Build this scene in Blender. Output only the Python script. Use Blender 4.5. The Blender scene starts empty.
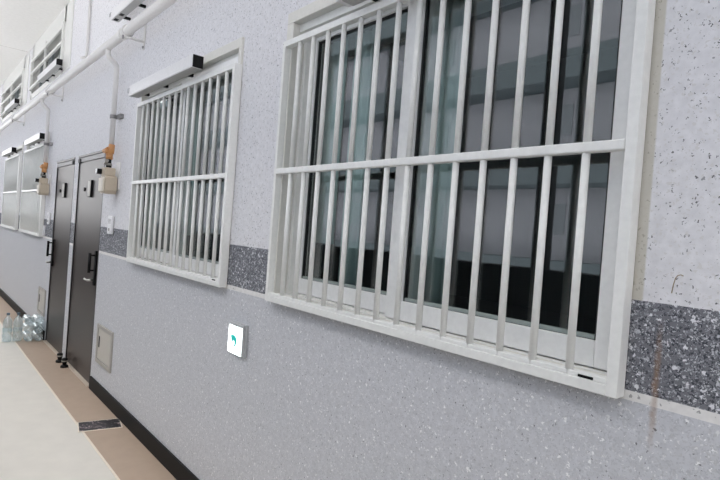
import bpy, bmesh, math, random
from mathutils import Vector, Matrix

random.seed(7)
S = bpy.context.scene
COL = S.collection

# ------------------------------------------------------------------ helpers
class MB:
    """collects shapes into one bmesh, then links them as ONE mesh object"""
    def __init__(self, off=(0, 0, 0)):
        self.bm = bmesh.new()
        self.off = Vector(off)

    def box(self, x0, x1, y0, y1, z0, z1, bevel=0.0, seg=2, mi=0):
        b = bmesh.new()
        bmesh.ops.create_cube(b, size=1.0)
        for v in b.verts:
            v.co = Vector((x0 + (v.co.x + .5) * (x1 - x0), y0 + (v.co.y + .5) * (y1 - y0), z0 + (v.co.z + .5) * (z1 - z0)))
        if bevel > 0:
            bmesh.ops.bevel(b, geom=b.edges[:], offset=bevel, segments=seg, affect='EDGES', profile=0.5)
        self._merge(b, mi)
        return self

    def cyl(self, p0, p1, r0, r1=None, n=16, mi=0):
        p0, p1 = Vector(p0), Vector(p1)
        r1 = r0 if r1 is None else r1
        d = p1 - p0
        b = bmesh.new()
        bmesh.ops.create_cone(b, cap_ends=True, segments=n, radius1=r0, radius2=r1, depth=d.length)
        m = Matrix.Translation((p0 + p1) / 2) @ d.to_track_quat('Z', 'Y').to_matrix().to_4x4()
        bmesh.ops.transform(b, matrix=m, verts=b.verts)
        self._merge(b, mi, smooth=True)
        return self

    def tube(self, pts, r, n=12, mi=0):
        pts = [Vector(p) for p in pts]
        b = bmesh.new()
        rings = []
        up = None
        for i, p in enumerate(pts):
            t = (pts[min(i + 1, len(pts) - 1)] - pts[max(i - 1, 0)]).normalized()
            if up is None:
                up = Vector((0, 0, 1)) if abs(t.z) < .9 else Vector((1, 0, 0))
            a = t.cross(up).normalized()
            c = a.cross(t).normalized()
            up = c
            rings.append([b.verts.new(p + (a * math.cos(k * math.tau / n) + c * math.sin(k * math.tau / n)) * r) for k in range(n)])
        for i in range(len(rings) - 1):
            for k in range(n):
                b.faces.new((rings[i][k], rings[i][(k + 1) % n], rings[i + 1][(k + 1) % n], rings[i + 1][k]))
        b.faces.new(rings[0][::-1]); b.faces.new(rings[-1])
        bmesh.ops.recalc_face_normals(b, faces=b.faces[:])
        self._merge(b, mi, smooth=True)
        return self

    def lathe(self, prof, n=20, m=None, mi=0):
        """prof: (radius, height) pairs turned about z; m: matrix to place it"""
        b = bmesh.new()
        rings = []
        for r, z in prof:
            if r <= 1e-6:
                rings.append([b.verts.new((0, 0, z))])
            else:
                rings.append([b.verts.new((r * math.cos(k * math.tau / n), r * math.sin(k * math.tau / n), z)) for k in range(n)])
        for A, B in zip(rings, rings[1:]):
            for k in range(n):
                a0, a1 = A[k % len(A)], A[(k + 1) % len(A)]
                b0, b1 = B[k % len(B)], B[(k + 1) % len(B)]
                vs = []
                for v in (a0, a1, b1, b0):
                    if v not in vs:
                        vs.append(v)
                if len(vs) > 2:
                    b.faces.new(vs)
        bmesh.ops.recalc_face_normals(b, faces=b.faces[:])
        if m is not None:
            bmesh.ops.transform(b, matrix=m, verts=b.verts)
        self._merge(b, mi, smooth=True)
        return self

    def prism(self, poly, y0, y1, mi=0):
        """polygon in the x-z plane given depth along y"""
        b = bmesh.new()
        A = [b.verts.new((x, y0, z)) for x, z in poly]
        B = [b.verts.new((x, y1, z)) for x, z in poly]
        b.faces.new(A); b.faces.new(B[::-1])
        for i in range(len(A)):
            j = (i + 1) % len(A)
            b.faces.new((A[i], A[j], B[j], B[i]))
        bmesh.ops.recalc_face_normals(b, faces=b.faces[:])
        self._merge(b, mi)
        return self

    def _merge(self, b, mi, smooth=False):
        vm = {v: self.bm.verts.new(v.co - self.off) for v in b.verts}
        for f in b.faces:
            nf = self.bm.faces.new([vm[v] for v in f.verts])
            nf.material_index = mi
            nf.smooth = smooth and len(f.verts) == 4 or (smooth and len(f.verts) == 3)
        b.free()

    def build(self, name, mats, parent=None):
        me = bpy.data.meshes.new(name)
        self.bm.to_mesh(me); self.bm.free()
        for m in (mats if isinstance(mats, (list, tuple)) else [mats]):
            me.materials.append(m)
        o = bpy.data.objects.new(name, me)
        COL.objects.link(o)
        if parent is not None:
            o.parent = parent
        else:
            o.location = self.off
        return o

def tag(o, label=None, cat=None, group=None, kind=None):
    if label: o['label'] = label
    if cat: o['category'] = cat
    if group: o['group'] = group
    if kind: o['kind'] = kind
    return o

def empty(name, loc, label=None, cat=None, group=None, kind=None):
    o = bpy.data.objects.new(name, None)
    o.empty_display_size = .1
    o.location = loc
    COL.objects.link(o)
    return tag(o, label, cat, group, kind)

def copy_tree(o, parent=None):
    c = o.copy(); COL.objects.link(c)
    if parent is not None:
        c.parent = parent
    for ch in list(o.children):
        copy_tree(ch, c)
    return c

# ------------------------------------------------------------------ materials
def lin(r, g, b):
    f = lambda c: (c / 255 / 12.92) if c / 255 <= .04045 else ((c / 255 + .055) / 1.055) ** 2.4
    return (f(r), f(g), f(b), 1)

def mat(name, col, rough=.5, metal=0.0, spec=.5, bump=0.0, bscale=60, emit=None, estr=0):
    m = bpy.data.materials.new(name); m.use_nodes = True
    nt = m.node_tree; p = nt.nodes['Principled BSDF']
    p.inputs['Base Color'].default_value = col
    p.inputs['Roughness'].default_value = rough
    p.inputs['Metallic'].default_value = metal
    p.inputs['Specular IOR Level'].default_value = spec
    if emit:
        p.inputs['Emission Color'].default_value = emit
        p.inputs['Emission Strength'].default_value = estr
    # a faint procedural mottling, so nothing is a dead flat colour
    tc = nt.nodes.new('ShaderNodeTexCoord')
    nz = nt.nodes.new('ShaderNodeTexNoise'); nz.inputs['Scale'].default_value = bscale
    nz.inputs['Detail'].default_value = 3
    nt.links.new(tc.outputs['Object'], nz.inputs['Vector'])
    if not emit:
        mx = nt.nodes.new('ShaderNodeMix'); mx.data_type = 'RGBA'; mx.blend_type = 'MULTIPLY'
        mr = nt.nodes.new('ShaderNodeMapRange')
        mr.inputs['From Min'].default_value = .3; mr.inputs['From Max'].default_value = .7
        mr.inputs['To Min'].default_value = .94; mr.inputs['To Max'].default_value = 1.0
        nt.links.new(nz.outputs['Fac'], mr.inputs['Value'])
        mx.inputs[0].default_value = 1
        mx.inputs[6].default_value = col
        nt.links.new(mr.outputs['Result'], mx.inputs[7])
        nt.links.new(mx.outputs[2], p.inputs['Base Color'])
    if bump:
        bp = nt.nodes.new('ShaderNodeBump'); bp.inputs['Strength'].default_value = bump
        bp.inputs['Distance'].default_value = .002
        nt.links.new(nz.outputs['Fac'], bp.inputs['Height'])
        nt.links.new(bp.outputs['Normal'], p.inputs['Normal'])
    return m

def math_node(nt, op, a, b=None):
    n = nt.nodes.new('ShaderNodeMath'); n.operation = op
    for i, v in enumerate((a, b)):
        if v is None: continue
        if isinstance(v, (int, float)): n.inputs[i].default_value = v
        else: nt.links.new(v, n.inputs[i])
    return n.outputs[0]

def speckle_mat(name, base, layers, rough=.75, bump=.25, rust=False, beige=False):
    """terrazzo-like sprayed wall coating: base colour and chips of other colours
    layers: (voronoi scale, chip size 0..1, share of cells with a chip, colour)"""
    m = bpy.data.materials.new(name); m.use_nodes = True
    nt = m.node_tree; p = nt.nodes['Principled BSDF']
    p.inputs['Roughness'].default_value = rough
    p.inputs['Specular IOR Level'].default_value = .3
    tc = nt.nodes.new('ShaderNodeTexCoord')
    warp = nt.nodes.new('ShaderNodeTexNoise'); warp.inputs['Scale'].default_value = 160
    nt.links.new(tc.outputs['Object'], warp.inputs['Vector'])
    wv = nt.nodes.new('ShaderNodeVectorMath'); wv.operation = 'MULTIPLY_ADD'
    wv.inputs[1].default_value = (.016, .016, .016)
    nt.links.new(warp.outputs['Color'], wv.inputs[0]); nt.links.new(tc.outputs['Object'], wv.inputs[2])
    def mixc(fac, a, b):
        mx = nt.nodes.new('ShaderNodeMix'); mx.data_type = 'RGBA'
        nt.links.new(fac, mx.inputs[0])
        if isinstance(a, tuple): mx.inputs[6].default_value = a
        else: nt.links.new(a, mx.inputs[6])
        if isinstance(b, tuple): mx.inputs[7].default_value = b
        else: nt.links.new(b, mx.inputs[7])
        return mx.outputs[2]
    blot = nt.nodes.new('ShaderNodeTexNoise'); blot.inputs['Scale'].default_value = 45; blot.inputs['Detail'].default_value = 4
    nt.links.new(tc.outputs['Object'], blot.inputs['Vector'])
    mr = nt.nodes.new('ShaderNodeMapRange')
    mr.inputs['From Min'].default_value = .3; mr.inputs['From Max'].default_value = .7
    nt.links.new(blot.outputs['Fac'], mr.inputs['Value'])
    dk = tuple(c * .86 for c in base[:3]) + (1,)
    col = mixc(mr.outputs['Result'], dk, base)
    for sc, size, share, c in layers:
        v = nt.nodes.new('ShaderNodeTexVoronoi'); v.inputs['Scale'].default_value = sc
        nt.links.new(wv.outputs[0], v.inputs['Vector'])
        sp = nt.nodes.new('ShaderNodeSeparateColor'); nt.links.new(v.outputs['Color'], sp.inputs[0])
        on = math_node(nt, 'LESS_THAN', sp.outputs[0], share)
        th = math_node(nt, 'MULTIPLY', sp.outputs[1], size)
        th = math_node(nt, 'ADD', th, size * .25)
        ins = math_node(nt, 'LESS_THAN', v.outputs['Distance'], th)
        col = mixc(math_node(nt, 'MULTIPLY', on, ins), col, c)
    xyz = nt.nodes.new('ShaderNodeSeparateXYZ'); nt.links.new(tc.outputs['Object'], xyz.inputs[0])
    def band(val, a, b, soft):
        def edge(lo, hi):
            r = nt.nodes.new('ShaderNodeMapRange'); r.inputs['From Min'].default_value = lo; r.inputs['From Max'].default_value = hi
            nt.links.new(val, r.inputs['Value']); return r.outputs['Result']
        return math_node(nt, 'MULTIPLY', edge(a - soft, a + soft), edge(b + soft, b - soft))
    if rust:    # a thin run of rust down the wall beside the near window
        wn = nt.nodes.new('ShaderNodeTexNoise'); wn.inputs['Scale'].default_value = 30; wn.inputs['Detail'].default_value = 5
        nt.links.new(tc.outputs['Object'], wn.inputs['Vector'])
        off = math_node(nt, 'MULTIPLY', math_node(nt, 'SUBTRACT', wn.outputs['Fac'], .5), .016)
        xx = math_node(nt, 'ADD', xyz.outputs[0], off)
        r = math_node(nt, 'MULTIPLY', band(xx, -.417, -.411, .006), band(xyz.outputs[2], 1.085, 1.30, .04))
        st = math_node(nt, 'MULTIPLY', r, math_node(nt, 'MULTIPLY', wn.outputs['Fac'], 1.7))
        col = mixc(st, col, lin(150, 110, 70))
    if beige:   # strip of old sealant wash beside the near window
        r = band(xyz.outputs[0], -.50, -.4535, .002)
        col = mixc(math_node(nt, 'MULTIPLY', r, .7), col, lin(196, 190, 172))
    nt.links.new(col, p.inputs['Base Color'])
    bp = nt.nodes.new('ShaderNodeBump'); bp.inputs['Strength'].default_value = bump; bp.inputs['Distance'].default_value = .003
    nt.links.new(blot.outputs['Fac'], bp.inputs['Height'])
    nt.links.new(bp.outputs['Normal'], p.inputs['Normal'])
    return m

def glass_mat(name, tint, refl0=.07, refl_col=(1, 1, 1, 1), rough=0.0, body=None, body_fac=0):
    """architectural pane: see-through, with mirror reflection growing at grazing angles"""
    m = bpy.data.materials.new(name); m.use_nodes = True
    nt = m.node_tree; nt.nodes.remove(nt.nodes['Principled BSDF'])
    out = nt.nodes['Material Output']
    tr = nt.nodes.new('ShaderNodeBsdfTransparent'); tr.inputs['Color'].default_value = tint
    gl = nt.nodes.new('ShaderNodeBsdfGlossy'); gl.inputs['Roughness'].default_value = rough
    gl.inputs['Color'].default_value = refl_col
    lw = nt.nodes.new('ShaderNodeLayerWeight'); lw.inputs['Blend'].default_value = .5
    f = math_node(nt, 'POWER', lw.outputs['Facing'], 5.0)
    f = math_node(nt, 'ADD', math_node(nt, 'MULTIPLY', f, 1 - refl0), refl0)
    mx = nt.nodes.new('ShaderNodeMixShader')
    nt.links.new(f, mx.inputs[0]); nt.links.new(gl.outputs[0], mx.inputs[2])
    if body:
        df = nt.nodes.new('ShaderNodeBsdfDiffuse'); df.inputs['Color'].default_value = body
        m2 = nt.nodes.new('ShaderNodeMixShader'); m2.inputs[0].default_value = body_fac
        nt.links.new(tr.outputs[0], m2.inputs[1]); nt.links.new(df.outputs[0], m2.inputs[2])
        nt.links.new(m2.outputs[0], mx.inputs[1])
    else:
        nt.links.new(tr.outputs[0], mx.inputs[1])
    nt.links.new(mx.outputs[0], out.inputs['Surface'])
    return m

M = {}
M['wall_up'] = speckle_mat('wall_upper_coating', lin(236, 235, 238),
    [(140, .50, .40, lin(220, 218, 218)), (150, .40, .10, lin(160, 160, 162)), (200, .46, .065, lin(108, 108, 110))], rust=True, beige=True)
M['wall_band'] = speckle_mat('wall_dark_band_coating', lin(122, 123, 129),
    [(190, .60, .60, lin(70, 72, 79)), (150, .50, .46, lin(196, 197, 202)), (110, .46, .20, lin(226, 226, 230)), (230, .50, .34, lin(160, 161, 167))], rust=True)
M['wall_stripe'] = speckle_mat('wall_white_stripe_coating', lin(240, 238, 236),
    [(130, .40, .14, lin(170, 170, 168))], rust=True)
M['wall_low'] = speckle_mat('wall_lower_coating', lin(210, 211, 216),
    [(190, .55, .50, lin(188, 189, 194)), (150, .46, .26, lin(226, 226, 228)), (120, .40, .11, lin(244, 244, 245)), (210, .5, .3, lin(196, 196, 199)), (170, .40, .05, lin(120, 121, 126))], rust=True)
M['reveal'] = mat('plaster_reveal', lin(214, 212, 208), .8)
M['ceiling'] = mat('ceiling_paint', lin(226, 225, 223), .85, bump=.2, bscale=25)
M['floor'] = mat('cream_sheet_floor', lin(216, 212, 204), .45, bump=.1, bscale=8)
M['tan'] = mat('tan_sheet_floor', lin(176, 156, 138), .5, bump=.1, bscale=12)
M['seam'] = mat('pale_seam', lin(230, 220, 205), .5)
M['skirt'] = mat('black_vinyl_skirting', lin(15, 14, 16), .6, spec=.25)
M['cream'] = mat('cream_white_powder_coat', lin(240, 240, 237), .38)
M['white'] = mat('white_aluminium', lin(232, 232, 228), .35)
M['sash'] = mat('white_sash_aluminium', lin(246, 246, 245), .38)
M['caseing'] = mat('cream_casing_paint', lin(228, 226, 219), .5)
M['gasket'] = mat('black_rubber_gasket', lin(30, 32, 33), .6)
M['bead'] = mat('pale_glazing_bead', lin(158, 168, 164), .4)
M['glass'] = glass_mat('window_glass', (.84, .89, .885, 1), .085)
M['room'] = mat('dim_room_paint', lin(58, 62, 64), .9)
M['curtain'] = mat('pale_teal_curtain_cloth', lin(196, 212, 210), .9, bump=.2, bscale=200)
M['lace'] = mat('white_curtain_cloth', lin(246, 250, 248), .9, bump=.2, bscale=200)
M['valance'] = mat('grey_curtain_box', lin(150, 156, 156), .7)
M['door'] = mat('dark_brown_steel_door', lin(54, 46, 44), .40, .0, spec=.42)
M['doorframe'] = mat('black_door_frame', lin(30, 28, 29), .4, .2)
M['threshold'] = mat('pale_threshold_metal', lin(205, 192, 178), .35, .2)
M['black'] = mat('black_plastic', lin(10, 10, 12), .55, spec=.25)
M['steel'] = mat('satin_steel', lin(190, 188, 184), .3, .9)
M['plate'] = mat('pale_plate_steel', lin(160, 157, 150), .45, .2)
M['pipe'] = mat('white_painted_pipe', lin(226, 224, 222), .45)
M['pipe_dark'] = mat('grey_pipe_clamp', lin(150, 148, 148), .5, .3)
M['meter'] = mat('beige_meter_casing', lin(196, 182, 162), .55)
M['meter_side'] = mat('light_beige_cover', lin(222, 214, 200), .55)
M['orange'] = mat('orange_brass_fitting', lin(204, 148, 96), .45, .1)
M['hatch'] = mat('beige_hatch_metal', lin(196, 192, 184), .5)
M['hatch_frame'] = mat('grey_hatch_frame', lin(176, 172, 166), .5)
M['box'] = mat('white_box_housing_metal', lin(230, 229, 230), .3)
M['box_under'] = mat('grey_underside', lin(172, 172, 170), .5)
M['intercom'] = mat('white_plastic', lin(236, 236, 238), .4)
M['sign_case'] = mat('grey_sign_case', lin(176, 178, 180), .4)
M['sign_lit'] = mat('lit_sign_panel', lin(240, 250, 250), .3, emit=(.93, 1, 1, 1), estr=1.15)
M['sign_side'] = mat('lit_sign_diffuser', lin(230, 245, 245), .4, emit=(.9, 1, 1, 1), estr=.7)
M['sign_mark'] = mat('teal_sign_mark', lin(30, 150, 145), .4, emit=lin(40, 196, 186), estr=.25)
M['bottle'] = glass_mat('clear_plastic_bottle', (.90, .95, .96, 1), .10, body=lin(214, 230, 236), body_fac=.26)
M['cap_blue'] = mat('grey_blue_bottle_cap', lin(96, 112, 128), .45)
M['cap_white'] = mat('white_bottle_cap', lin(232, 236, 240), .45)
M['bwall'] = mat('opposite_building_wall', lin(172, 173, 182), .85)
M['bband'] = mat('opposite_building_slab', lin(104, 114, 120), .85)
M['bwin'] = mat('opposite_building_window', lin(140, 146, 154), .5)
M['strand'] = mat('dry_brown_strand', lin(150, 134, 110), .7)
M['parapet'] = mat('parapet_shade_tone', lin(46, 48, 52), .8)  # shade on the parapet's inner face is put into this dark colour

def plate_mat():
    m = bpy.data.materials.new('patterned_black_plate'); m.use_nodes = True
    nt = m.node_tree; p = nt.nodes['Principled BSDF']; p.inputs['Roughness'].default_value = .3
    tc = nt.nodes.new('ShaderNodeTexCoord')
    w = nt.nodes.new('ShaderNodeTexNoise'); w.inputs['Scale'].default_value = 17; w.inputs['Detail'].default_value = 2
    w.inputs['Distortion'].default_value = 2.5
    nt.links.new(tc.outputs['Object'], w.inputs['Vector'])
    r = nt.nodes.new('ShaderNodeValToRGB')
    r.color_ramp.elements[0].position = .53; r.color_ramp.elements[0].color = lin(24, 22, 26)
    r.color_ramp.elements[1].position = .64; r.color_ramp.elements[1].color = lin(176, 160, 158)
    e = r.color_ramp.elements.new(.58); e.color = lin(92, 82, 94)
    nt.links.new(w.outputs['Fac'], r.inputs[0]); nt.links.new(r.outputs[0], p.inputs['Base Color'])
    return m
M['floor_plate'] = plate_mat()

# ------------------------------------------------------------------ setting
X0, X1, ZC = -24.0, 9.0, 3.80       # corridor ends and ceiling height
WT = .15                            # wall thickness
windows = [(-1.978, -.474), (-3.905, -2.421), (-8.72, -7.23), (-10.62, -9.12)]
ZW0, ZW1 = 1.165, 2.425             # window opening
doors = [(-5.70, -4.785), (-6.69, -5.86)]
ZD = 2.03
transoms = [(-8.70, -6.74), (-11.75, -9.48)]
ZT0, ZT1 = 3.08, 3.61

def build_wall():
    holes = [(a - .015, b - .022, ZW0, ZW1 - .01) for a, b in windows] + [(a, b, -.001, ZD) for a, b in doors] + [(a, b, ZT0, ZT1) for a, b in transoms]
    xs = sorted({X0, X1} | {h[0] for h in holes} | {h[1] for h in holes})
    zs = sorted({0.0, 1.147, 1.169, 1.373, ZC + .05} | {h[2] for h in holes if h[2] > 0} | {h[3] for h in holes})
    def solid(i, j):
        if not (0 <= i < len(xs) - 1 and 0 <= j < len(zs) - 1): return None
        cx, cz = (xs[i] + xs[i + 1]) / 2, (zs[j] + zs[j + 1]) / 2
        return not any(h[0] < cx < h[1] and h[2] < cz < h[3] for h in holes)
    bm = bmesh.new()
    vc = {}
    def V(x, y, z):
        k = (round(x, 4), round(y, 4), round(z, 4))
        if k not in vc: vc[k] = bm.verts.new(k)
        return vc[k]
    def quad(p, mi):
        f = bm.faces.new([V(*q) for q in p]); f.material_index = mi
    for i in range(len(xs) - 1):
        for j in range(len(zs) - 1):
            if not solid(i, j): continue
            a, b, c, d = xs[i], xs[i + 1], zs[j], zs[j + 1]
            cz = (c + d) / 2
            mi = 3 if cz < 1.147 else 2 if cz < 1.169 else 1 if cz < 1.373 else 0
            quad(((a, 0, c), (b, 0, c), (b, 0, d), (a, 0, d)), mi)
            quad(((a, WT, c), (a, WT, d), (b, WT, d), (b, WT, c)), 4)
            if solid(i - 1, j) is not True: quad(((a, 0, c), (a, 0, d), (a, WT, d), (a, WT, c)), 4)
            if solid(i + 1, j) is not True: quad(((b, 0, c), (b, WT, c), (b, WT, d), (b, 0, d)), 4)
            if solid(i, j - 1) is not True: quad(((a, 0, c), (a, WT, c), (b, WT, c), (b, 0, c)), 4)
            if solid(i, j + 1) is not True: quad(((a, 0, d), (b, 0, d), (b, WT, d), (a, WT, d)), 4)
    me = bpy.data.meshes.new('wall_back'); bm.to_mesh(me); bm.free()
    for k in ('wall_up', 'wall_band', 'wall_stripe', 'wall_low', 'reveal'): me.materials.append(M[k])
    o = bpy.data.objects.new('wall_back', me); COL.objects.link(o); o['kind'] = 'structure'
build_wall()

def struct(name, mb, m):
    return tag(mb.build(name, m), kind='structure')

YP = -1.66    # inner face of the corridor parapet
struct('floor', MB().box(X0, X1, YP - .2, WT, -.2, 0), M['floor'])
struct('trim_1', MB().box(X0, X1, -.272, .0, 0, .003), M['tan'])
struct('trim_2', MB().box(X0, X1, -.284, -.272, 0, .0035), M['seam'])
struct('baseboard_right', MB().box(-4.745, X1, -.017, 0, .003, .107, .003), M['skirt'])
struct('baseboard_left', MB().box(X0, -6.735, -.017, 0, .003, .107, .003), M['skirt'])
struct('ceiling', MB().box(X0, X1, YP - .25, WT, ZC, ZC + .2), M['ceiling'])
pw = MB().box(X0, X1, YP - .15, YP, 0, 1.34, .01)
for x in (-12.4, -7.06, -1.72, 3.62): pw.box(x - .05, x + .05, YP - .06, YP - .002, 1.3, ZC)
struct('wall_front', pw, M['parapet'])
struct('end_light_blocker', MB().box(X1, X1 + .15, YP - .2, WT, 0, ZC), M['ceiling'])  # unseen end piece, added to block light from the corridor's open end
cl = MB()
for x in (-9.2, -5.4, -1.6):
    cl.box(x - .004, x + .004, YP - .2, 0, ZC - .002, ZC + .001)
cl.box(X0, X1, -.62, -.612, ZC - .002, ZC + .001)
struct('trim_3', cl, M['hatch_frame'])      # joint lines of the ceiling boards

# dim rooms behind the openings
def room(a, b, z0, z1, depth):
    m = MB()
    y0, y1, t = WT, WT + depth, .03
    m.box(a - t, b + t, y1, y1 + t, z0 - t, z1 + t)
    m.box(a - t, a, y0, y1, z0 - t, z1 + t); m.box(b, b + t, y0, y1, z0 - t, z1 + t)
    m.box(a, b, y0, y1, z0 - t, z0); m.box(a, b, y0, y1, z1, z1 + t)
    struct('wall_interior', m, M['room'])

# ------------------------------------------------------------------ windows
def window(n, a, b, shallow=False):
    w = empty('window_%d' % n, (a, 0, ZW0), kind='structure')
    o = (a, 0, ZW0)
    zt = ZW1
    # casing ring on the wall face
    c = MB(o); oa, ob, wd = a - .028, b - .006, .05
    wl = .026 if shallow else wd
    c.box(oa, ob, -.014, .05, zt - wd, zt, .003)
    c.box(oa, oa + wl, -.014, .05, ZW0 - .005, zt - wd, .003)
    c.box(ob - wd + .02, ob, -.014, .05, ZW0 - .005, zt - wd, .003)
    c.box(oa, ob, -.014, .05, ZW0 - .008, ZW0 + .022, .003)
    c.build('casing', M['caseing'], w)
    # inner frame with the two sash tracks
    f = MB(o); ia, ib = oa + wl, ob - wd + .02
    f.box(ia, ib, .02, .14, zt - wd - .035, zt - wd, .002)
    f.box(ia - .01, ia + (.004 if shallow else .018), .05, .14, ZW0 + .02, zt - wd - .035, .002)
    f.box(ib - .018, ib + .01, .05, .14, ZW0 + .02, zt - wd - .035, .002)
    f.box(ia, ib, .05, .14, ZW0, ZW0 + .022, .002)
    for y in ((-.002, .122) if shallow else (.018, .072, .122)): f.box(ia, ib, y, y + .004, ZW0 + .02, ZW0 + .027)
    f.build('frame', M['white'], w)
    z0, z1 = ZW0 + .028, zt - wd - .03
    mid = (a + b) / 2 - .024
    def sash(x0, x1, y0, y1, sl, sr, zr):
        m = MB(o)
        m.box(x0, x0 + sl, y0, y1, z0, z1, .004); m.box(x1 - sr, x1, y0, y1, z0, z1, .004)
        m.box(x0 + sl, x1 - sr, y0, y1, z0, z0 + zr, .003); m.box(x0 + sl, x1 - sr, y0, y1, z1 - .04, z1, .003)
        s = m.build('sash', M['sash'], w)
        g = MB(o)
        yc = (y0 + y1) / 2
        gx0, gx1, gz0, gz1, t = x0 + sl, x1 - sr, z0 + zr, z1 - .04, .006
        g.box(gx0, gx0 + t, yc - .008, yc + .008, gz0, gz1); g.box(gx1 - t, gx1, yc - .008, yc + .008, gz0, gz1)
        g.box(gx0, gx1, yc - .008, yc + .008, gz0 - .001, gz0 + .001); g.box(gx0, gx1, yc - .008, yc + .008, gz1 - t, gz1)
        g.build('gasket', M['gasket'], s)
        tag(MB(o).box(gx0 + t, gx1 - t, yc - .009, yc + .008, gz0 + .001, gz0 + .012, .002).build('glazing_bead', M['bead'], s), 'pale green-grey glazing bead')
        p = MB(o); p.box(gx0 + .003, gx1 - .003, yc - .0025, yc + .0025, gz0 + .003, gz1 - .003)
        p.build('pane', M['glass'], s)
    if shallow:
        sash(mid - .045, b - .012, .004, .034, .075, .060, .066)
        sash(a - .012, mid + .03, .038, .066, .030, .07, .066)
    else:
        sash(mid - .045, b - .012, .026, .062, .075, .077, .066)      # right-hand sash, in front
        sash(a + .018, mid + .03, .078, .112, .062, .07, .066)        # left-hand sash, behind
    return w

def curtain(x0, x1, y, z0, z1, label, group=None, folds=5, amp=.018, cloth='curtain'):
    bm = bmesh.new()
    n = folds * 8
    top, bot = [], []
    off = Vector(((x0 + x1) / 2, y, z0))
    for i in range(n + 1):
        t = i / n
        yy = amp * math.sin(t * folds * math.tau) + .3 * amp * math.sin(t * folds * 2.3 * math.tau + 1)
        x = x0 + (x1 - x0) * t
        top.append(bm.verts.new(Vector((x, y + yy * .8, z1)) - off)); bot.append(bm.verts.new(Vector((x + .004 * math.sin(9 * t), y + yy, z0)) - off))
    for i in range(n):
        f = bm.faces.new((bot[i], bot[i + 1], top[i + 1], top[i])); f.smooth = True
    me = bpy.data.meshes.new('curtain'); bm.to_mesh(me); bm.free(); me.materials.append(M[cloth])
    o = bpy.data.objects.new('curtain', me); COL.objects.link(o); o.location = off
    s = o.modifiers.new('thickness', 'SOLIDIFY'); s.thickness = .003
    return tag(o, label, 'curtain', group)

for n, (a, b) in enumerate(windows, 1):
    window(n, a, b, n > 1)
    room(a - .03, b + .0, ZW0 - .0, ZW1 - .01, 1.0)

CG = 'curtains behind the corridor windows'
curtain(-1.95, -1.80, .175, 1.42, 2.33, 'pale short curtain at the far left behind the nearest large window', CG, 2, .008)
curtain(-1.76, -1.63, .18, ZW0 + .01, 2.33, 'pale teal narrow curtain behind the left pane of the nearest large window', CG, 3, .010)
curtain(-1.255, -1.155, .175, ZW0 + .01, 2.33, 'pale teal narrow curtain behind the right pane of the nearest large window', CG, 2, .008)
curtain(-3.50, -3.30, .18, 1.38, 2.33, 'pale short curtain behind the left pane of the second window', CG, 5, .01)
curtain(-2.72, -2.52, .18, 1.38, 2.33, 'pale short curtain behind the right pane of the second window', CG, 4, .01)
curtain(-8.68, -7.27, .19, ZW0 + .01, 2.33, 'pale drawn curtain behind the window just beyond the two doors', CG, 14, .012, 'lace')
curtain(-10.58, -9.16, .19, ZW0 + .01, 2.33, 'pale drawn curtain behind the farthest window', CG, 14, .012, 'lace')
for (a, b), lab in zip(windows[:2], ('grey curtain box above the curtains of the nearest large window', 'grey curtain box above the curtains of the second window')):
    v = MB(((a + b) / 2, .3, 2.33)).box(a + .0, b - .0, .20, .34, 2.33, 2.412, .004).build('curtain_box', M['valance'])
    tag(v, lab, 'curtain box', 'grey curtain boxes')

# ------------------------------------------------------------------ grilles
def grille(a, b, label):
    z0, z1, y0, y1, w = 1.153, 2.285, -.045, -.014, .026
    o = (a, 0, z0)
    g = empty('window_grille', o, label, 'window grille', 'white barred grilles over the corridor windows')
    f = MB(o)
    f.box(a, a + .017, y0, -.004, z0, z1, .002); f.box(b - w, b, y0, -.004, z0, z1, .002)
    f.box(a + .016, b - w, y0, -.016, z0, z0 + w, .002); f.box(a + .016, b - w, y0, -.016, z1 - w, z1, .002)
    f.box(a + .016, b - w, y0 + .004, -.016, z0 + w, z0 + w + .012, .002)
    f.build('frame', M['cream'], g)
    MB(o).box(a + .016, b - w, y0 - .001, y1 - .006, 1.7065, 1.7315, .004).build('mid_rail', M['cream'], g)
    n = 14
    sp = .0977
    xs = a + (b - a) / 2 - .002 - sp * (n - 1) / 2
    for i in range(n):
        x = xs + i * sp
        m = MB(o)
        yc = (y0 + y1) / 2 - .002
        m.cyl((x, yc, z0 + w - .002), (x, yc, 1.708), .0098, n=14); m.cyl((x, yc, 1.730), (x, yc, z1 - w + .002), .0098, n=14)
        m.build('bar', M['cream'], g)
    # little black drain slot by the right-hand foot of the grille
    d = MB(o); d.box(b - .092, b - .056, y0 + .002, y0 + .010, z0 + w + .001, z0 + w + .0075, .001)
    tag(d.build('drain_slot', M['black'], g), 'black drain slot')
    return g
gl = ['cream-white barred grille over the nearest and largest-looking window',
      'cream-white barred grille over the second window, between the nearest window and the doors',
      'pale barred grille over the window just beyond the two dark doors',
      'pale barred grille over the farthest window at the left edge of the photo']
for (a, b), l in zip(windows, gl): grille(a, b, l)

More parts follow.
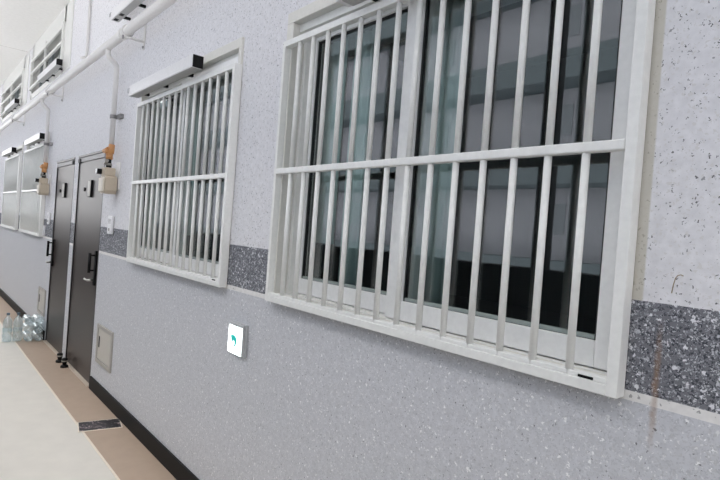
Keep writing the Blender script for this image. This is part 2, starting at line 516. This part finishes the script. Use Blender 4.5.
# ------------------------------------------------------------------ long white boxes above windows
def wall_box(x0, z0, label, L=1.09, slots=(), bracket_y=-.012, y0=-.118, y1=-.055, h=.073):
    x1 = x0 + L
    o = (x0 + L / 2, y1, z0)
    r = empty('box_housing', o, label, 'wall box', 'long white box housings with black ends')
    m = MB(o); m.box(x0, x1 - .006, y0, y1, z0 + .004, z0 + h, .004); m.build('body', M['box'], r)
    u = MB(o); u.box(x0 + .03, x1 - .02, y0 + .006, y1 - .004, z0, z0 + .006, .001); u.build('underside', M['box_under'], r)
    e = MB(o); e.box(x1 - .007, x1, y0 + .003, y1 - .001, z0 + .003, z0 + h - .002, .002); tag(e.build('end_cap', M['black'], r), 'black end cap')
    for t in (.10, .42, .78):
        xb = x0 + L * t
        b = MB(o); b.box(xb - .012, xb + .012, y1 - .002, bracket_y, z0 + .012, z0 + .03, .002)
        b.build('bracket', M['black'], r)
    for t in slots:
        MB(o).box(x0 + L * t, x0 + L * t + .05, y0 + .012, y0 + .040, z0 - .002, z0 + .003).build('vent_slot', M['black'], r)
    k = MB(o)
    pts = [(x0 - .02 * 0 + .015 + .012 * math.sin(t), y0 - .006, z0 + .035 - .012 * math.cos(t)) for t in [i * math.pi / 8 - math.pi / 2 for i in range(9)]]
    pts = [(x0 + .003, y0 - .006, z0 + .055)] + pts + [(x0 + .027, y0 - .006, z0 + .055)]
    pts = [(x0 + .027, y0 + .002, z0 + .057)] + pts[::-1]
    k.tube(pts, .0016, 8); k.build('hook', M['pipe_dark'], r)
    return r
wall_box(-1.52, 2.298, 'long white box housing above the nearest window, cut off by the top of the photo')
wall_box(-3.87, 2.312, 'long white box housing with square black end above the second window')
wall_box(-8.25, 2.312, 'white box housing with black end above the window just beyond the doors')
wall_box(-10.46, 2.312, 'white box housing with black end above the farthest window')
wall_box(-7.57, 3.05, 'long shiny white box housing under the nearer high louvred window', bracket_y=0)
wall_box(-10.5, 3.05, 'white box housing under the farther high louvred window', bracket_y=0)
wall_box(-4.47, 3.0, 'long white box housing above the thick pipe, near the top of the photo', bracket_y=0, slots=(.04, .17))

# ------------------------------------------------------------------ high windows with their guards
def transom(n, a, b, label):
    o = (a, 0, ZT0)
    w = empty('window_%d' % n, o, kind='structure')
    c = MB(o)
    c.box(a - .06, b + .06, -.012, .0, ZT1 - .012, ZC, .003); c.box(a - .06, b + .06, -.012, .06, ZT0 - .05, ZT0 + .012, .003)
    c.box(a - .10, a + .012, -.012, .0, ZT0 - .05, ZC, .003); c.box(b - .012, b + .36, -.012, .0, ZT0 - .05, ZC, .003)
    c.build('casing', M['white'], w)
    k = 3
    for i in range(k):
        x0 = a + .012 + (b - a - .024) * i / k; x1 = a + .012 + (b - a - .024) * (i + 1) / k
        m = MB(o); yy = .09 if i % 2 else .075
        m.box(x0, x0 + .04, yy, yy + .03, ZT0 + .01, ZT1 - .01, .003); m.box(x1 - .04, x1, yy, yy + .03, ZT0 + .01, ZT1 - .01, .003)
        m.box(x0, x1, yy, yy + .03, ZT0 + .01, ZT0 + .05, .003); m.box(x0, x1, yy, yy + .03, ZT1 - .05, ZT1 - .01, .003)
        s = m.build('sash', M['valance'], w)
        p = MB(o); p.box(x0 + .04, x1 - .04, yy + .012, yy + .017, ZT0 + .05, ZT1 - .05); p.build('pane', M['glass'], s)
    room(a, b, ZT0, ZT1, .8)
    g = empty('transom_grille', (a, -.02, ZT0), label, 'window grille', 'white guards over the high windows')
    oo = (a, -.02, ZT0)
    for z in (ZT0 + .09, (ZT0 + ZT1) / 2 + .03, ZT1 - .06):
        MB(oo).box(a - .02, b + .02, -.04, -.012, z - .014, z + .014, .003).build('rail', M['white'], g)
    for x in (a - .01, (a + b) / 2, b + .01):
        MB(oo).box(x - .016, x + .016, -.036, -.012, ZT0 + .055, ZT1, .003).build('post', M['white'], g)
transom(5, *transoms[0], 'white barred guard over the nearer high window, tucked under the ceiling')
transom(6, *transoms[1], 'white barred guard over the farther high window at the left edge')

# ------------------------------------------------------------------ doors
def door(n, a, b, handle_right):
    o = (a, 0, 0)
    d = empty('door_%d' % n, o, kind='structure')
    f = MB(o); t = .02
    f.box(a, a + t, -.002, .12, .012, ZD, .002); f.box(b - t, b, -.002, .12, .012, ZD, .002); f.box(a, b, -.006, .12, ZD - t, ZD, .002)
    f.build('frame', M['doorframe'], d)
    MB(o).box(a, b, -.02, .13, 0, .014, .002).build('threshold', M['threshold'], d)
    lf = MB(o); lf.box(a + t, b - t, .006, .05, .016, ZD - t, .003)
    lf = lf.build('leaf', M['door'], d)
    # long pull with a lever
    hx = b - t - .055 if handle_right else a + t + .055
    s = -1 if handle_right else 1
    h = MB(o); h.box(hx - .02, hx + .02, -.012, .008, .86, 1.16, .006); h.build('handle_plate', M['black'], d)
    l = MB(o)
    l.cyl((hx, -.01, .905), (hx, -.06, .905), .011); l.tube([(hx, -.055, .905), (hx + s * .03, -.06, .905), (hx + s * .10, -.058, .907)], .008)
    tag(l.build('lever', M['steel'], d), 'steel lever')
    p = MB(o); p.cyl((hx, -.05, 1.14), (hx, -.05, .97), .012); p.cyl((hx, -.05, 1.12), (hx, 0, 1.12), .007); p.cyl((hx, -.05, .99), (hx, 0, .99), .007)
    p.build('pull', M['black'], d)
    # name plate, peephole, closer
    px = (a + b) / 2 + (.045 if handle_right else .03)
    q = MB(o); q.box(px - .05, px + .05, -.010, .008, 1.625, 1.78, .003); q = q.build('name_plate', M['black'], d)
    MB(o).box(px - .048, px + .040, -.013, -.009, 1.63, 1.775, .002).build('plate_face', M['plate'], q)
    e = MB(o); e.cyl((px - .22, .008, 1.70), (px - .22, -.004, 1.70), .018); e.build('peephole', M['black'], d)
    kx = a + .05 if handle_right else b - .05
    c = MB(o); c.box(kx - .03, kx + .05 if handle_right else kx + .03, -.012, .008, ZD - .07, ZD - .03, .003)
    c.build('closer', M['black'], d)
    MB(o).box(a + t, b - t, -.004, .006, ZD - t - .045, ZD - t - .004, .002).build('head_strip', M['pipe_dark'], d)
door(1, *doors[0], True)
door(2, *doors[1], False)

# the gap behind the closed doors is shut off
for a, b in doors: struct('wall_interior', MB().box(a - .02, b + .02, WT, WT + .03, 0, ZD + .02), M['room'])

def door_stop(x, y, label):
    o = (x, y, .003)
    r = empty('door_stop', o, label, 'door stop', 'black door stops between the doors')
    b = MB(o); b.lathe([(0, .003), (.034, .003), (.034, .018), (.026, .026), (0, .026)], 18, Matrix.Translation((x, y, 0))); b.build('base', M['black'], r)
    k = MB(o); k.lathe([(.017, .02), (.019, .05), (.026, .056), (.026, .085), (.018, .092), (0, .092)], 18, Matrix.Translation((x, y, 0))); k.build('bumper', M['black'], r)
    c = MB(o); c.lathe([(.0275, .060), (.0275, .072)], 18, Matrix.Translation((x, y, 0))); c.build('ring', M['plate'], r)
door_stop(-5.70, -.05, 'black door stop on the floor by the farther dark door')
door_stop(-5.49, -.05, 'black door stop with pale ring on the floor by the nearer dark door')

# ------------------------------------------------------------------ pipes
ZP, YPI, RP = 2.80, -.12, .034
po = (-6, 0, ZP)
gp = empty('gas_pipe', po, 'thick white pipe along the whole wall, with two drops to the gas meters', 'pipe')
m = MB(po); m.cyl((X0 + .5, YPI, ZP), (X1 - .3, YPI, ZP), RP, n=24); m.build('main_pipe', M['pipe'], gp)
for x in (-9.3, -6.75, -4.08, -1.3):
    m = MB(po); m.cyl((x - .028, YPI, ZP), (x + .028, YPI, ZP), RP + .006, n=24); m.build('collar', M['pipe'], gp)
    b = MB(po)
    xb = x + .10
    b.box(xb - .018, xb + .018, -.006, 0, ZP - .10, ZP + .10, .002)
    b.box(xb - .014, xb + .014, YPI, -.004, ZP - RP - .016, ZP - RP - .006, .001)
    b.tube([(xb, YPI + (RP + .005) * math.cos(t), ZP + (RP + .005) * math.sin(t)) for t in [i * math.tau / 20 for i in range(21)]], .006, 8)
    b = b.build('mounting_bracket', M['pipe'], gp)
    for z in (ZP - .085, ZP + .085): MB(po).cyl((xb, -.004, z), (xb, -.014, z), .009, n=8).build('bolt', M['pipe_dark'], b)
    MB(po).cyl((xb, YPI - .03, ZP - RP - .03), (xb, YPI - .03, ZP - RP - .005), .007, n=8).build('bolt', M['pipe_dark'], b)
drops = [(-4.45, -.05), (-7.12, -.05)]
for dx, dy in drops:
    m = MB(po)
    pts = [(dx, YPI, ZP - RP + .01), (dx, YPI, ZP - RP - .03)]
    for i in range(1, 8):
        t = i / 8 * math.pi
        pts.append((dx, YPI + (dy - YPI) * (1 - math.cos(t)) / 2, ZP - RP - .03 - .09 * i / 8))
    pts += [(dx, dy, ZP - RP - .13), (dx, dy, 2.034)]
    m.tube(pts, .020, 16); m.build('drop_pipe', M['pipe'], gp)
    c = MB(po); c.cyl((dx, dy, 2.24), (dx, dy, 2.27), .026); c.box(dx - .012, dx + .012, dy, -.0, 2.245, 2.265); c.box(dx + .01, dx + .10, -.03, -.0, 2.24, 2.275, .002)
    c.build('clamp', M['pipe_dark'], gp)
# thin conduit dropping from the ceiling to the thick pipe
m = MB((-5.61, 0, 2.95)); m.tube([(-5.61, -.018, ZC), (-5.61, -.018, 3.02), (-5.605, -.022, 2.985), (-5.59, -.04, 2.965), (-5.57, -.07, 2.95)], .013, 12)
tag(m.build('conduit', M['pipe']), 'thin white conduit dropping from the ceiling to the thick pipe above the doors', 'conduit')

# ------------------------------------------------------------------ gas meters
def gas_meter(x, label):
    # x: centre of the meter; hangs under its drop pipe
    o = (x, 0, 1.55)
    r = empty('gas_meter', o, label, 'gas meter', 'beige gas meters beside the doors')
    y0, y1 = -.135, -.02
    b = MB(o)
    b.prism([(x - .085, 1.585), (x - .065, 1.553), (x + .065, 1.553), (x + .085, 1.585), (x + .085, 1.70), (x + .05, 1.725), (x - .05, 1.725), (x - .085, 1.70)], y0 + .018, y1)
    b.build('body', M['meter'], r)
    f = MB(o); f.box(x - .08, x + .062, y0, y0 + .022, 1.565, 1.70, .010, 3); f.build('front_cover', M['meter_side'], r)
    t = MB(o); t.box(x - .05, x + .06, y0 + .012, y1 - .01, 1.72, 1.80, .010, 3); t.build('top_housing', M['meter'], r)
    d = MB(o); d.box(x - .075, x - .025, y0 - .028, y0 + .015, 1.735, 1.785, .004); d = d.build('counter', M['black'], r)
    MB(o).box(x - .072, x - .028, y0 - .032, y0 - .026, 1.738, 1.782, .002).build('dial', M['intercom'], d)
    # fittings
    v = MB(o); v.cyl((x - .03, -.07, 1.79), (x - .03, -.07, 1.83), .024); v.cyl((x - .03, -.07, 1.845), (x - .03, -.07, 1.89), .02); tag(v.build('valve', M['black'], r), 'black valve')
    n = MB(o); n.cyl((x - .03, -.07, 1.825), (x - .03, -.07, 1.848), .028, n=6); n.cyl((x - .055, -.095, 1.84), (x + .01, -.095, 1.87), .014); n.build('nut', M['plate'], r)
    h = MB(o)
    h.cyl((x - .03, -.07, 1.885), (x - .03, -.07, 1.945), .030, n=6); h.cyl((x - .03, -.06, 1.94), (x - .03, -.055, 2.03), .027)
    h.cyl((x - .03, -.08, 1.985), (x - .11, -.095, 1.965), .022); h.cyl((x - .03, -.065, 1.955), (x - .03, -.115, 1.955), .018)
    tag(h.build('brass_fitting', M['orange'], r), 'orange brass fitting')
    k = MB(o); k.box(x - .02, x + .10, -.012, 0, 1.60, 1.86, .003); k.box(x + .0, x + .02, -.03, -.0, 1.60, 1.64); k.build('mounting_plate', M['pipe'], r)
    return r
near = gas_meter(-4.415, 'beige gas meter with orange fitting on the wall right of the nearer dark door')
far = gas_meter(-7.04, 'farther, smaller-looking beige gas meter on the wall left of the farther dark door')
near.scale = (.82, .88, .82); near.location.z = 2.034 - .48 * .82
far.scale = (.82, .88, .80); far.location.z = 2.034 - .48 * .80

# ------------------------------------------------------------------ hatches, intercoms
def hatch(x0, x1, z0, z1, label):
    o = (x0, 0, z0)
    r = empty('wall_hatch', o, label, 'hatch', 'beige access hatches low on the wall')
    f = MB(o); w = .03
    f.box(x0, x0 + w, -.014, 0, z0, z1, .002); f.box(x1 - w, x1, -.014, 0, z0, z1, .002)
    f.box(x0 + w, x1 - w, -.014, 0, z0, z0 + w, .002); f.box(x0 + w, x1 - w, -.014, 0, z1 - w, z1, .002)
    f.build('frame', M['hatch_frame'], r)
    p = MB(o); p.box(x0 + w + .004, x1 - w - .004, -.009, 0, z0 + w + .004, z1 - w - .004, .002); p = p.build('panel', M['hatch'], r)
    h = MB(o); h.box(x0 + w + .03, x0 + w + .055, -.012, -.007, z0 + .13, z0 + .22, .002); tag(h.build('pull_slot', M['black'], p), 'black pull slot')
hatch(-4.63, -4.215, .262, .575, 'beige metal hatch low on the wall right of the nearer dark door')
hatch(-7.20, -6.815, .255, .56, 'beige metal hatch low on the wall behind the plastic bottles')

def intercom(x0, x1, z0, z1, label):
    o = (x0, 0, z0)
    r = empty('intercom', o, label, 'intercom', 'small white intercoms beside the doors')
    MB(o).box(x0, x1, -.022, -.003, z0, z1, .005, 3).build('case', M['intercom'], r)
    MB(o).box(x0 + .006, x1 - .006, -.004, 0, z0 + .006, z1 - .006).build('mounting_plate', M['plate'], r)
    g = MB(o)
    for i in range(4): g.box(x0 + .02, x1 - .02, -.0235, -.021, z1 - .03 - i * .010, z1 - .026 - i * .010)
    g.build('speaker_slots', M['pipe_dark'], r)
    MB(o).cyl(((x0 + x1) / 2, -.02, z0 + .035), ((x0 + x1) / 2, -.026, z0 + .035), .012).build('button', M['plate'], r)
intercom(-4.515, -4.405, 1.325, 1.47, 'small white intercom on the wall right of the nearer dark door')
intercom(-6.93, -6.85, 1.32, 1.455, 'tiny white intercom at the left edge of the farther dark door')
sw = MB((-7.13, 0, 1.17)).box(-7.155, -7.105, -.02, 0, 1.175, 1.295, .004).build('wall_switch', M['intercom'])
tag(sw, 'thin white switch plate on the dark wall band beside the farther gas meter', 'switch')

# ------------------------------------------------------------------ lit sign
so = (-2.245, 0, .852)
sg = empty('sign_light', so, 'small glowing white sign with a teal mark, low on the grey wall', 'lit sign')
sx0, sx1, sz0, sz1 = -2.318, -2.178, .852, .998
MB(so).box(sx0 + .004, sx1 + .004, -.016, 0, sz0 - .004, sz1 + .006, .003).build('back_case', M['sign_case'], sg)
MB(so).box(sx0, sx1, -.028, -.014, sz0 + .006, sz1 + .003, .004).build('front_case', M['sign_case'], sg)
MB(so).box(sx0 + .02, sx1 - .02, -.026, -.016, sz0 + .001, sz0 + .008, .001).build('diffuser', M['sign_side'], sg)
pf = MB(so).box(sx0 + .003, sx1 - .003, -.031, -.026, sz0 + .004, sz1 - .010, .003).build('lit_panel', M['sign_lit'], sg)
cx, cz = -2.256, .921
mk = MB(so)
mk.prism([(cx - .030, cz + .018), (cx - .012, cz + .024), (cx + .010, cz + .022), (cx + .026, cz + .012), (cx + .032, cz - .006), (cx + .022, cz - .024), (cx + .002, cz - .034),
          (cx + .012, cz - .018), (cx + .010, cz - .004), (cx - .004, cz - .002), (cx - .008, cz - .012), (cx - .020, cz - .004), (cx - .024, cz + .008)], -.0325, -.0308)
tag(mk.build('mark', M['sign_mark'], pf), 'teal hooked mark')

# ------------------------------------------------------------------ floor plate
ang = math.radians(-17)
fo = (-3.863, -.155, .003)
fp = empty('floor_plate', fo, 'small black plate with a pale swirling pattern set in the tan floor strip', 'floor plate')
fp.rotation_euler = (0, 0, math.radians(-11))
MB().box(-.092, .092, -.138, .138, 0, .003, .001).build('border', M['seam'], fp)
MB().box(-.084, .084, -.130, .130, .0025, .0045, .001).build('face', M['floor_plate'], fp)

# ------------------------------------------------------------------ plastic bottles
def bottle(loc, cap, label, lying=False):
    r = empty('plastic_bottle', loc, label, 'bottle', 'clear plastic bottles by the farther door')
    R = .046
    prof = [(0, .006), (.02, .004), (.030, .012), (.036, .001), (.044, .004), (R, .018), (R, .08), (R - .004, .085), (R - .004, .095), (R, .10),
            (R, .15), (R - .004, .155), (R - .004, .165), (R, .17), (R, .205), (.040, .235), (.026, .262), (.015, .278), (.014, .296)]
    MB().lathe(prof, 20).build('body', M['bottle'], r)
    MB().lathe([(0, .316), (.0155, .316), (.0165, .312), (.0165, .294), (.013, .292)], 16).build('cap', M[cap], r)
    MB().lathe([(R + .0006, .110), (R + .0006, .145)], 20).build('label_band', M['bottle'], r)
    if lying:
        r.rotation_euler = (0, math.radians(-90), 0)    # base towards the viewer
    return r
bottle((-6.80, -.352, .003), 'cap_blue', 'leftmost upright clear plastic bottle with grey-blue cap by the bottle pile')
bottle((-6.80, -.256, .003), 'cap_blue', 'upright clear plastic bottle with grey-blue cap, standing right against the pile')
rows = ['bottom', 'middle', 'top']
for k in range(3):
    for j in range(2):
        bottle((-6.70, -.160 + j * .0945, .003 + .0465 + k * .0935), 'cap_white',
               'clear plastic bottle lying in the %s layer of the pile, on the %s side' % (rows[k], 'wall' if j else 'corridor'), True)

pts = [(-.376, -.003, 1.437), (-.380, -.006, 1.439), (-.385, -.008, 1.437), (-.389, -.008, 1.431), (-.393, -.005, 1.416), (-.396, -.002, 1.398)]
st = MB((-.386, 0, 1.42)).tube(pts, .0011, 6).build('dry_strand', M['strand'])  # dry strand stuck on the wall, not hanging from anything
tag(st, 'thin brown curved strand stuck on the white wall right of the nearest window', 'strand')

# ------------------------------------------------------------------ block across the way (seen only mirrored in the panes)
bo = (0, -13, -6)
bb = empty('exterior_building', bo, 'pale apartment block across the way, seen as a reflection in the window panes', 'building')
m = MB(bo); m.box(-40, 30, -19, -13, -6, 15); m.build('wall', M['bwall'], bb)
for k in range(7):
    z = -5.2 + k * 2.9
    m = MB(bo); m.box(-40, 30, -13, -12.0, z - .25, z + .55, .02); m.build('slab_band', M['bband'], bb)
    for i in range(14):
        x = -36 + i * 4.6
        m = MB(bo); m.box(x, x + .9, -13.02, -12.97, z + 1.3, z + 2.2); m.build('window', M['bwin'], bb)

# ------------------------------------------------------------------ light
w = bpy.data.worlds.new('World'); S.world = w; w.use_nodes = True
bg = w.node_tree.nodes['Background']
bg.inputs['Color'].default_value = (1.0, .995, 1.0, 1)
bg.inputs['Strength'].default_value = 1.9

# ------------------------------------------------------------------ camera
cam = bpy.data.cameras.new('camera'); co = bpy.data.objects.new('camera', cam); COL.objects.link(co)
cam.sensor_width = 36; cam.lens = 26.0; cam.clip_start = .05; cam.clip_end = 200
yaw, pitch, roll = .85392878, -.01105526, .07530815
cy, sy, cp, sp = math.cos(yaw), math.sin(yaw), math.cos(pitch), math.sin(pitch)
fw = Vector((-sy * cp, cy * cp, sp)); rt = Vector((cy, sy, 0)); up = rt.cross(fw)
r2 = rt * math.cos(roll) + up * math.sin(roll); u2 = -rt * math.sin(roll) + up * math.cos(roll)
Mx = Matrix.Identity(4)
for i in range(3):
    Mx[i][0], Mx[i][1], Mx[i][2] = r2[i], u2[i], -fw[i]
Mx.translation = Vector((0, -1.241, 1.4735))
co.matrix_world = Mx
S.camera = co

S.view_settings.view_transform = 'Standard'
S.view_settings.look = 'None'
S.view_settings.gamma = 1
S.view_settings.use_curve_mapping = False
S.view_settings.exposure = 1.13
